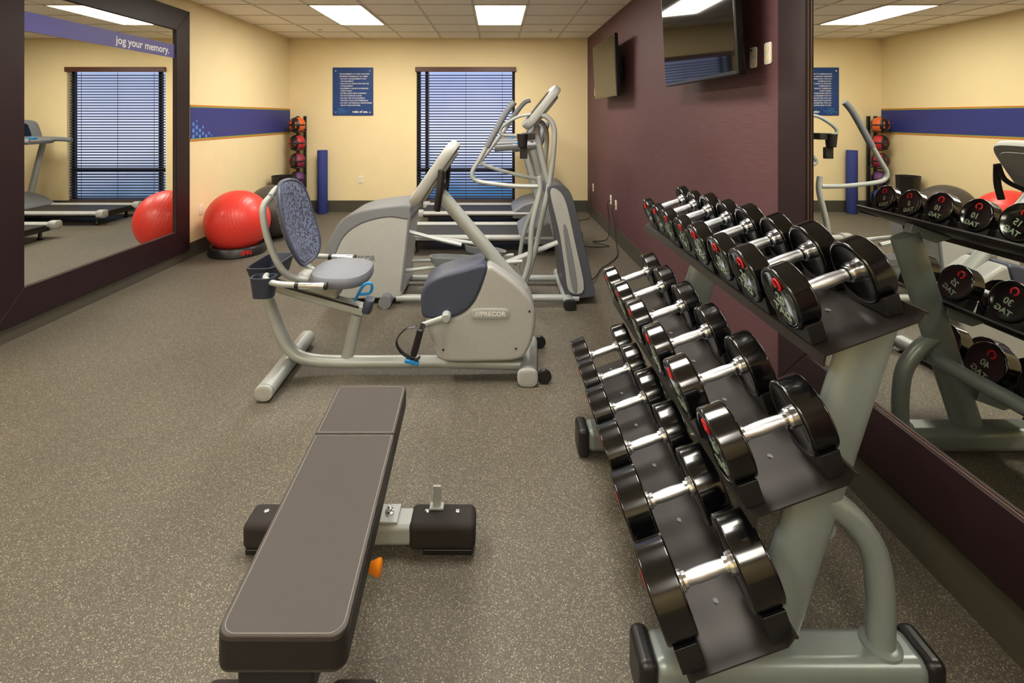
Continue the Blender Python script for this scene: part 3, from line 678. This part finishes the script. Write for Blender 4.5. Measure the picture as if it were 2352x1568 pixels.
# ---------------------------------------------------------------- treadmills
def treadmill(x0, yc, label):
    t = thing('treadmill', label, 'treadmill', (x0, yc, 0), 'treadmills')
    def B(x, y, z): return Vector((x0+x, yc+y, z))
    mk('running_belt', MB().box(B(.8, 0, .17), (1.5, .52, .03)), MT['belt'], t, .012)
    mk('deck', MB().box(B(.85, 0, .13), (1.6, .62, .05)), MT['blk'], t)
    for s in (-1, 1):
        mk('side_rail', MB().sweep([B(.03, s*.35, .17), B(1.7, s*.35, .17)], .03, n=16, r2=.055, up=(0, 0, 1), smooth=False), MT['lgrey'], t)
        mk('end_cap', MB().slab(B(.03, s*.35, .165), (0, 1, 0), (0, 0, 1), .06, .055, .05, e=3), MT['lgrey'], t)
        mk('upright', MB().sweep([B(1.72, s*.37, .12), B(1.58, s*.37, .7), B(1.46, s*.36, 1.14)], .03, n=14, r2=.045), MT['silver'], t)
        mk('handrail', MB().sweep([B(1.03, s*.35, 1.15), B(1.2, s*.36, 1.16), B(1.5, s*.36, 1.17)], .024, n=14, r2=.034), MT['mgrey'], t)
        mk('foot', MB().lathe([(.03, 0), (.035, .01), (.02, .03), (.02, .11)], B(.15, s*.28, 0), 'Z', 16), MT['blk'], t)
        mk('foot', MB().lathe([(.03, 0), (.035, .01), (.02, .03), (.02, .11)], B(1.6, s*.28, 0), 'Z', 16), MT['blk'], t)
    q = MB(); o = [B(1.30, -.39, .10), B(1.30, -.39, .2), B(1.45, -.39, .30), B(1.7, -.39, .37), B(1.9, -.39, .34), B(2.0, -.39, .22), B(2.01, -.39, .08)]
    q.prism(o, (0, .78, 0)); mk('motor_hood', q, MT['mgrey'], t, .03, seg=4)
    cv = Vector((.35, 0, 1)).normalized()
    mk('console', MB().slab(B(1.56, 0, 1.29), (0, 1, 0), cv, .40, .17, .035, e=5), MT['mgrey'], t)
    mk('console_screen', MB().slab(B(1.56, 0, 1.29)+Vector((-.036, 0, .012)), (0, 1, 0), cv, .2, .11, .003, e=6), MT['screen'], t)
    mk('console_tray', MB().slab(B(1.38, 0, 1.16), (1, 0, .2), (0, 1, 0), .16, .36, .03, e=4), MT['mgrey'], t)
    mk('stop_key', MB().slab(B(1.30, 0, 1.19), (1, 0, .2), (0, 1, 0), .03, .05, .012, e=3), MT['cyan'], t)
treadmill(-1.08, 7.4, 'grey treadmill nearest the window, farthest back in the room')
treadmill(-1.05, 5.98, 'grey treadmill directly behind the elliptical trainer, in front of another treadmill')

# ---------------------------------------------------------------- balls etc
BX, BY = -2.86, 5.66
bs = thing('ball_base', 'black ring base under the red exercise ball', 'ball base', (BX, BY, 0))
mk('ring', MB().lathe([(.20, 0), (.285, 0), (.295, .01), (.285, .085), (.27, .1), (.236, .1), (.205, .02), (.2, .006)], (BX, BY, 0), 'Z', 48), MT['blk'], bs)
text('lettering', 'SPRI', .06, MT['redp'], bs, (BX+.2, BY-.212, .05), (.68, -.73, 0), (0, 0, 1), bold=.002, ext=.002)
rb = MB(); c0 = Vector((BX, BY, .35)); prof = []
for i in range(121):
    a = -PI/2+PI*i/120; r = .336+(.0006*math.sin(i*1.6) if abs(a) < 1.25 else 0); prof.append((max(r*math.cos(a), .002), r*math.sin(a)))
rb.lathe(prof, (0, 0, 0), 'Z', 64)
bmesh.ops.transform(rb.bm, matrix=Matrix.Translation(c0) @ Matrix.Rotation(math.radians(70), 4, 'Y') @ Matrix.Rotation(math.radians(20), 4, 'X'), verts=rb.bm.verts)
tag(mk('exercise_ball', rb, MT['red'], ang=80), 'large shiny red inflatable exercise ball on a black ring base', 'exercise ball')
tag(mk('exercise_ball', MB().ball((-2.78, 6.38, .325), .325, 48, 28), MT['gball'], ang=80), 'large dark grey inflatable exercise ball behind the red one', 'exercise ball')
tag(mk('waste_bin', MB().lathe([(.12, 0), (.145, .64), (.15, .66), (.14, .66), (.12, .03)], (-3.05, 7.3, 0), 'Z', 36), MT['blk']), 'tall black cylindrical bin in the corner behind the grey ball', 'bin')
tag(mk('foam_roller', MB().lathe([(.03, 0), (.074, 0), (.078, .006), (.078, .974), (.074, .98), (.03, .98), (.03, .97)], (-2.70, 7.95, 0), 'Z', 32), MT['foam']), 'tall blue foam roller standing against the back wall', 'foam roller')
st = thing('medicine_ball_stand', 'black vertical stand holding medicine balls in the back corner', 'ball stand', (-3.04, 7.9, 0))
mk('post', MB().box((-2.985, 7.99, .76), (.04, .04, 1.5)), MT['blk'], st, .004)
mk('post', MB().box((-3.095, 7.99, .76), (.04, .04, 1.5)), MT['blk'], st, .004)
mk('base_plate', MB().box((-3.04, 7.84, .015), (.32, .36, .03)), MT['blk'], st, .006)
cols = [('bo', 'orange and black', 1.374), ('br', 'red and black', 1.10), ('bm', 'maroon and black', .824), ('bp', 'purple and black', .545), ('bb', 'blue and black', .27)]
for k, nm, z in cols:
    q = MB(); n = 24; r = .095; q.sweep([(-3.04+r*math.cos(2*PI*i/n), 7.82+r*math.sin(2*PI*i/n), z-.094) for i in range(n)], .007, n=8, closed=True, smooth=False)
    q.box((-3.04, 7.94, z-.1), (.14, .06, .012)); mk('ball_cradle', q, MT['blk'], st)
    b_ = MB().ball((0, 0, 0), .124, 48, 32); R = Matrix.Rotation(random.uniform(0, .5), 3, 'Z')
    for f in b_.bm.faces:
        c = R @ f.calc_center_median().normalized()
        f.material_index = 1 if (abs(c.x) < .26 or abs(c.z) < .14 or abs(abs(c.y+c.x*.3)-.62) < .16) else 0
    bmesh.ops.translate(b_.bm, verts=b_.bm.verts, vec=(-3.04, 7.82, z))
    pos = ['topmost', 'second from top', 'third from top', 'fourth from top', 'lowest'][[c[0] for c in cols].index(k)]
    tag(mk('medicine_ball', b_, None, ang=80, mats=[MT[k], MT['blk']]), f'{nm} medicine ball, {pos} on the corner stand', 'medicine ball', 'medicine balls on the stand')

# ---------------------------------------------------------------- world, camera
w = bpy.data.worlds.new('dusk_sky'); bpy.context.scene.world = w; w.use_nodes = True; nt = w.node_tree
bg = nt.nodes['Background']; tc = nt.nodes.new('ShaderNodeTexCoord'); sp = nt.nodes.new('ShaderNodeSeparateXYZ'); nt.links.new(tc.outputs['Generated'], sp.inputs[0])
no = nt.nodes.new('ShaderNodeTexNoise'); no.inputs['Scale'].default_value = 14; no.inputs['Detail'].default_value = 3; nt.links.new(tc.outputs['Generated'], no.inputs['Vector'])
ad = nt.nodes.new('ShaderNodeMath'); ad.operation = 'MULTIPLY_ADD'; ad.inputs[1].default_value = .06; nt.links.new(no.outputs['Fac'], ad.inputs[0]); nt.links.new(sp.outputs['Z'], ad.inputs[2])
mr_ = nt.nodes.new('ShaderNodeMapRange'); mr_.inputs['From Min'].default_value = -.17; mr_.inputs['From Max'].default_value = .15; nt.links.new(ad.outputs[0], mr_.inputs['Value'])
cr = nt.nodes.new('ShaderNodeValToRGB'); e = cr.color_ramp.elements
e[0].position = 0; e[0].color = rgb(40, 88, 125); e[1].position = 1; e[1].color = rgb(140, 160, 205)
for p_, c_ in ((.2, (70, 120, 170)), (.3, (160, 175, 212)), (.45, (212, 217, 242)), (.62, (198, 203, 235)), (.8, (165, 176, 215))):
    a = e.new(p_); a.color = rgb(*c_)
nt.links.new(mr_.outputs[0], cr.inputs['Fac']); nt.links.new(cr.outputs['Color'], bg.inputs['Color']); bg.inputs['Strength'].default_value = 1.4

cam = bpy.data.cameras.new('camera'); co = bpy.data.objects.new('camera', cam); C.objects.link(co)
co.location = (0, 0, 1.5); co.rotation_euler = (PI/2, 0, 0); cam.sensor_width = 36; cam.clip_start = .02
ZC = (1176, 784, 2352)
cam.lens = 18*2352/ZC[2]; cam.shift_x = (ZC[0]-1140)/ZC[2]; cam.shift_y = (268-ZC[1])/ZC[2]
bpy.context.scene.camera = co
vs = bpy.context.scene.view_settings; vs.view_transform = 'Standard'; vs.look = 'None'; vs.exposure = 0; vs.gamma = 1
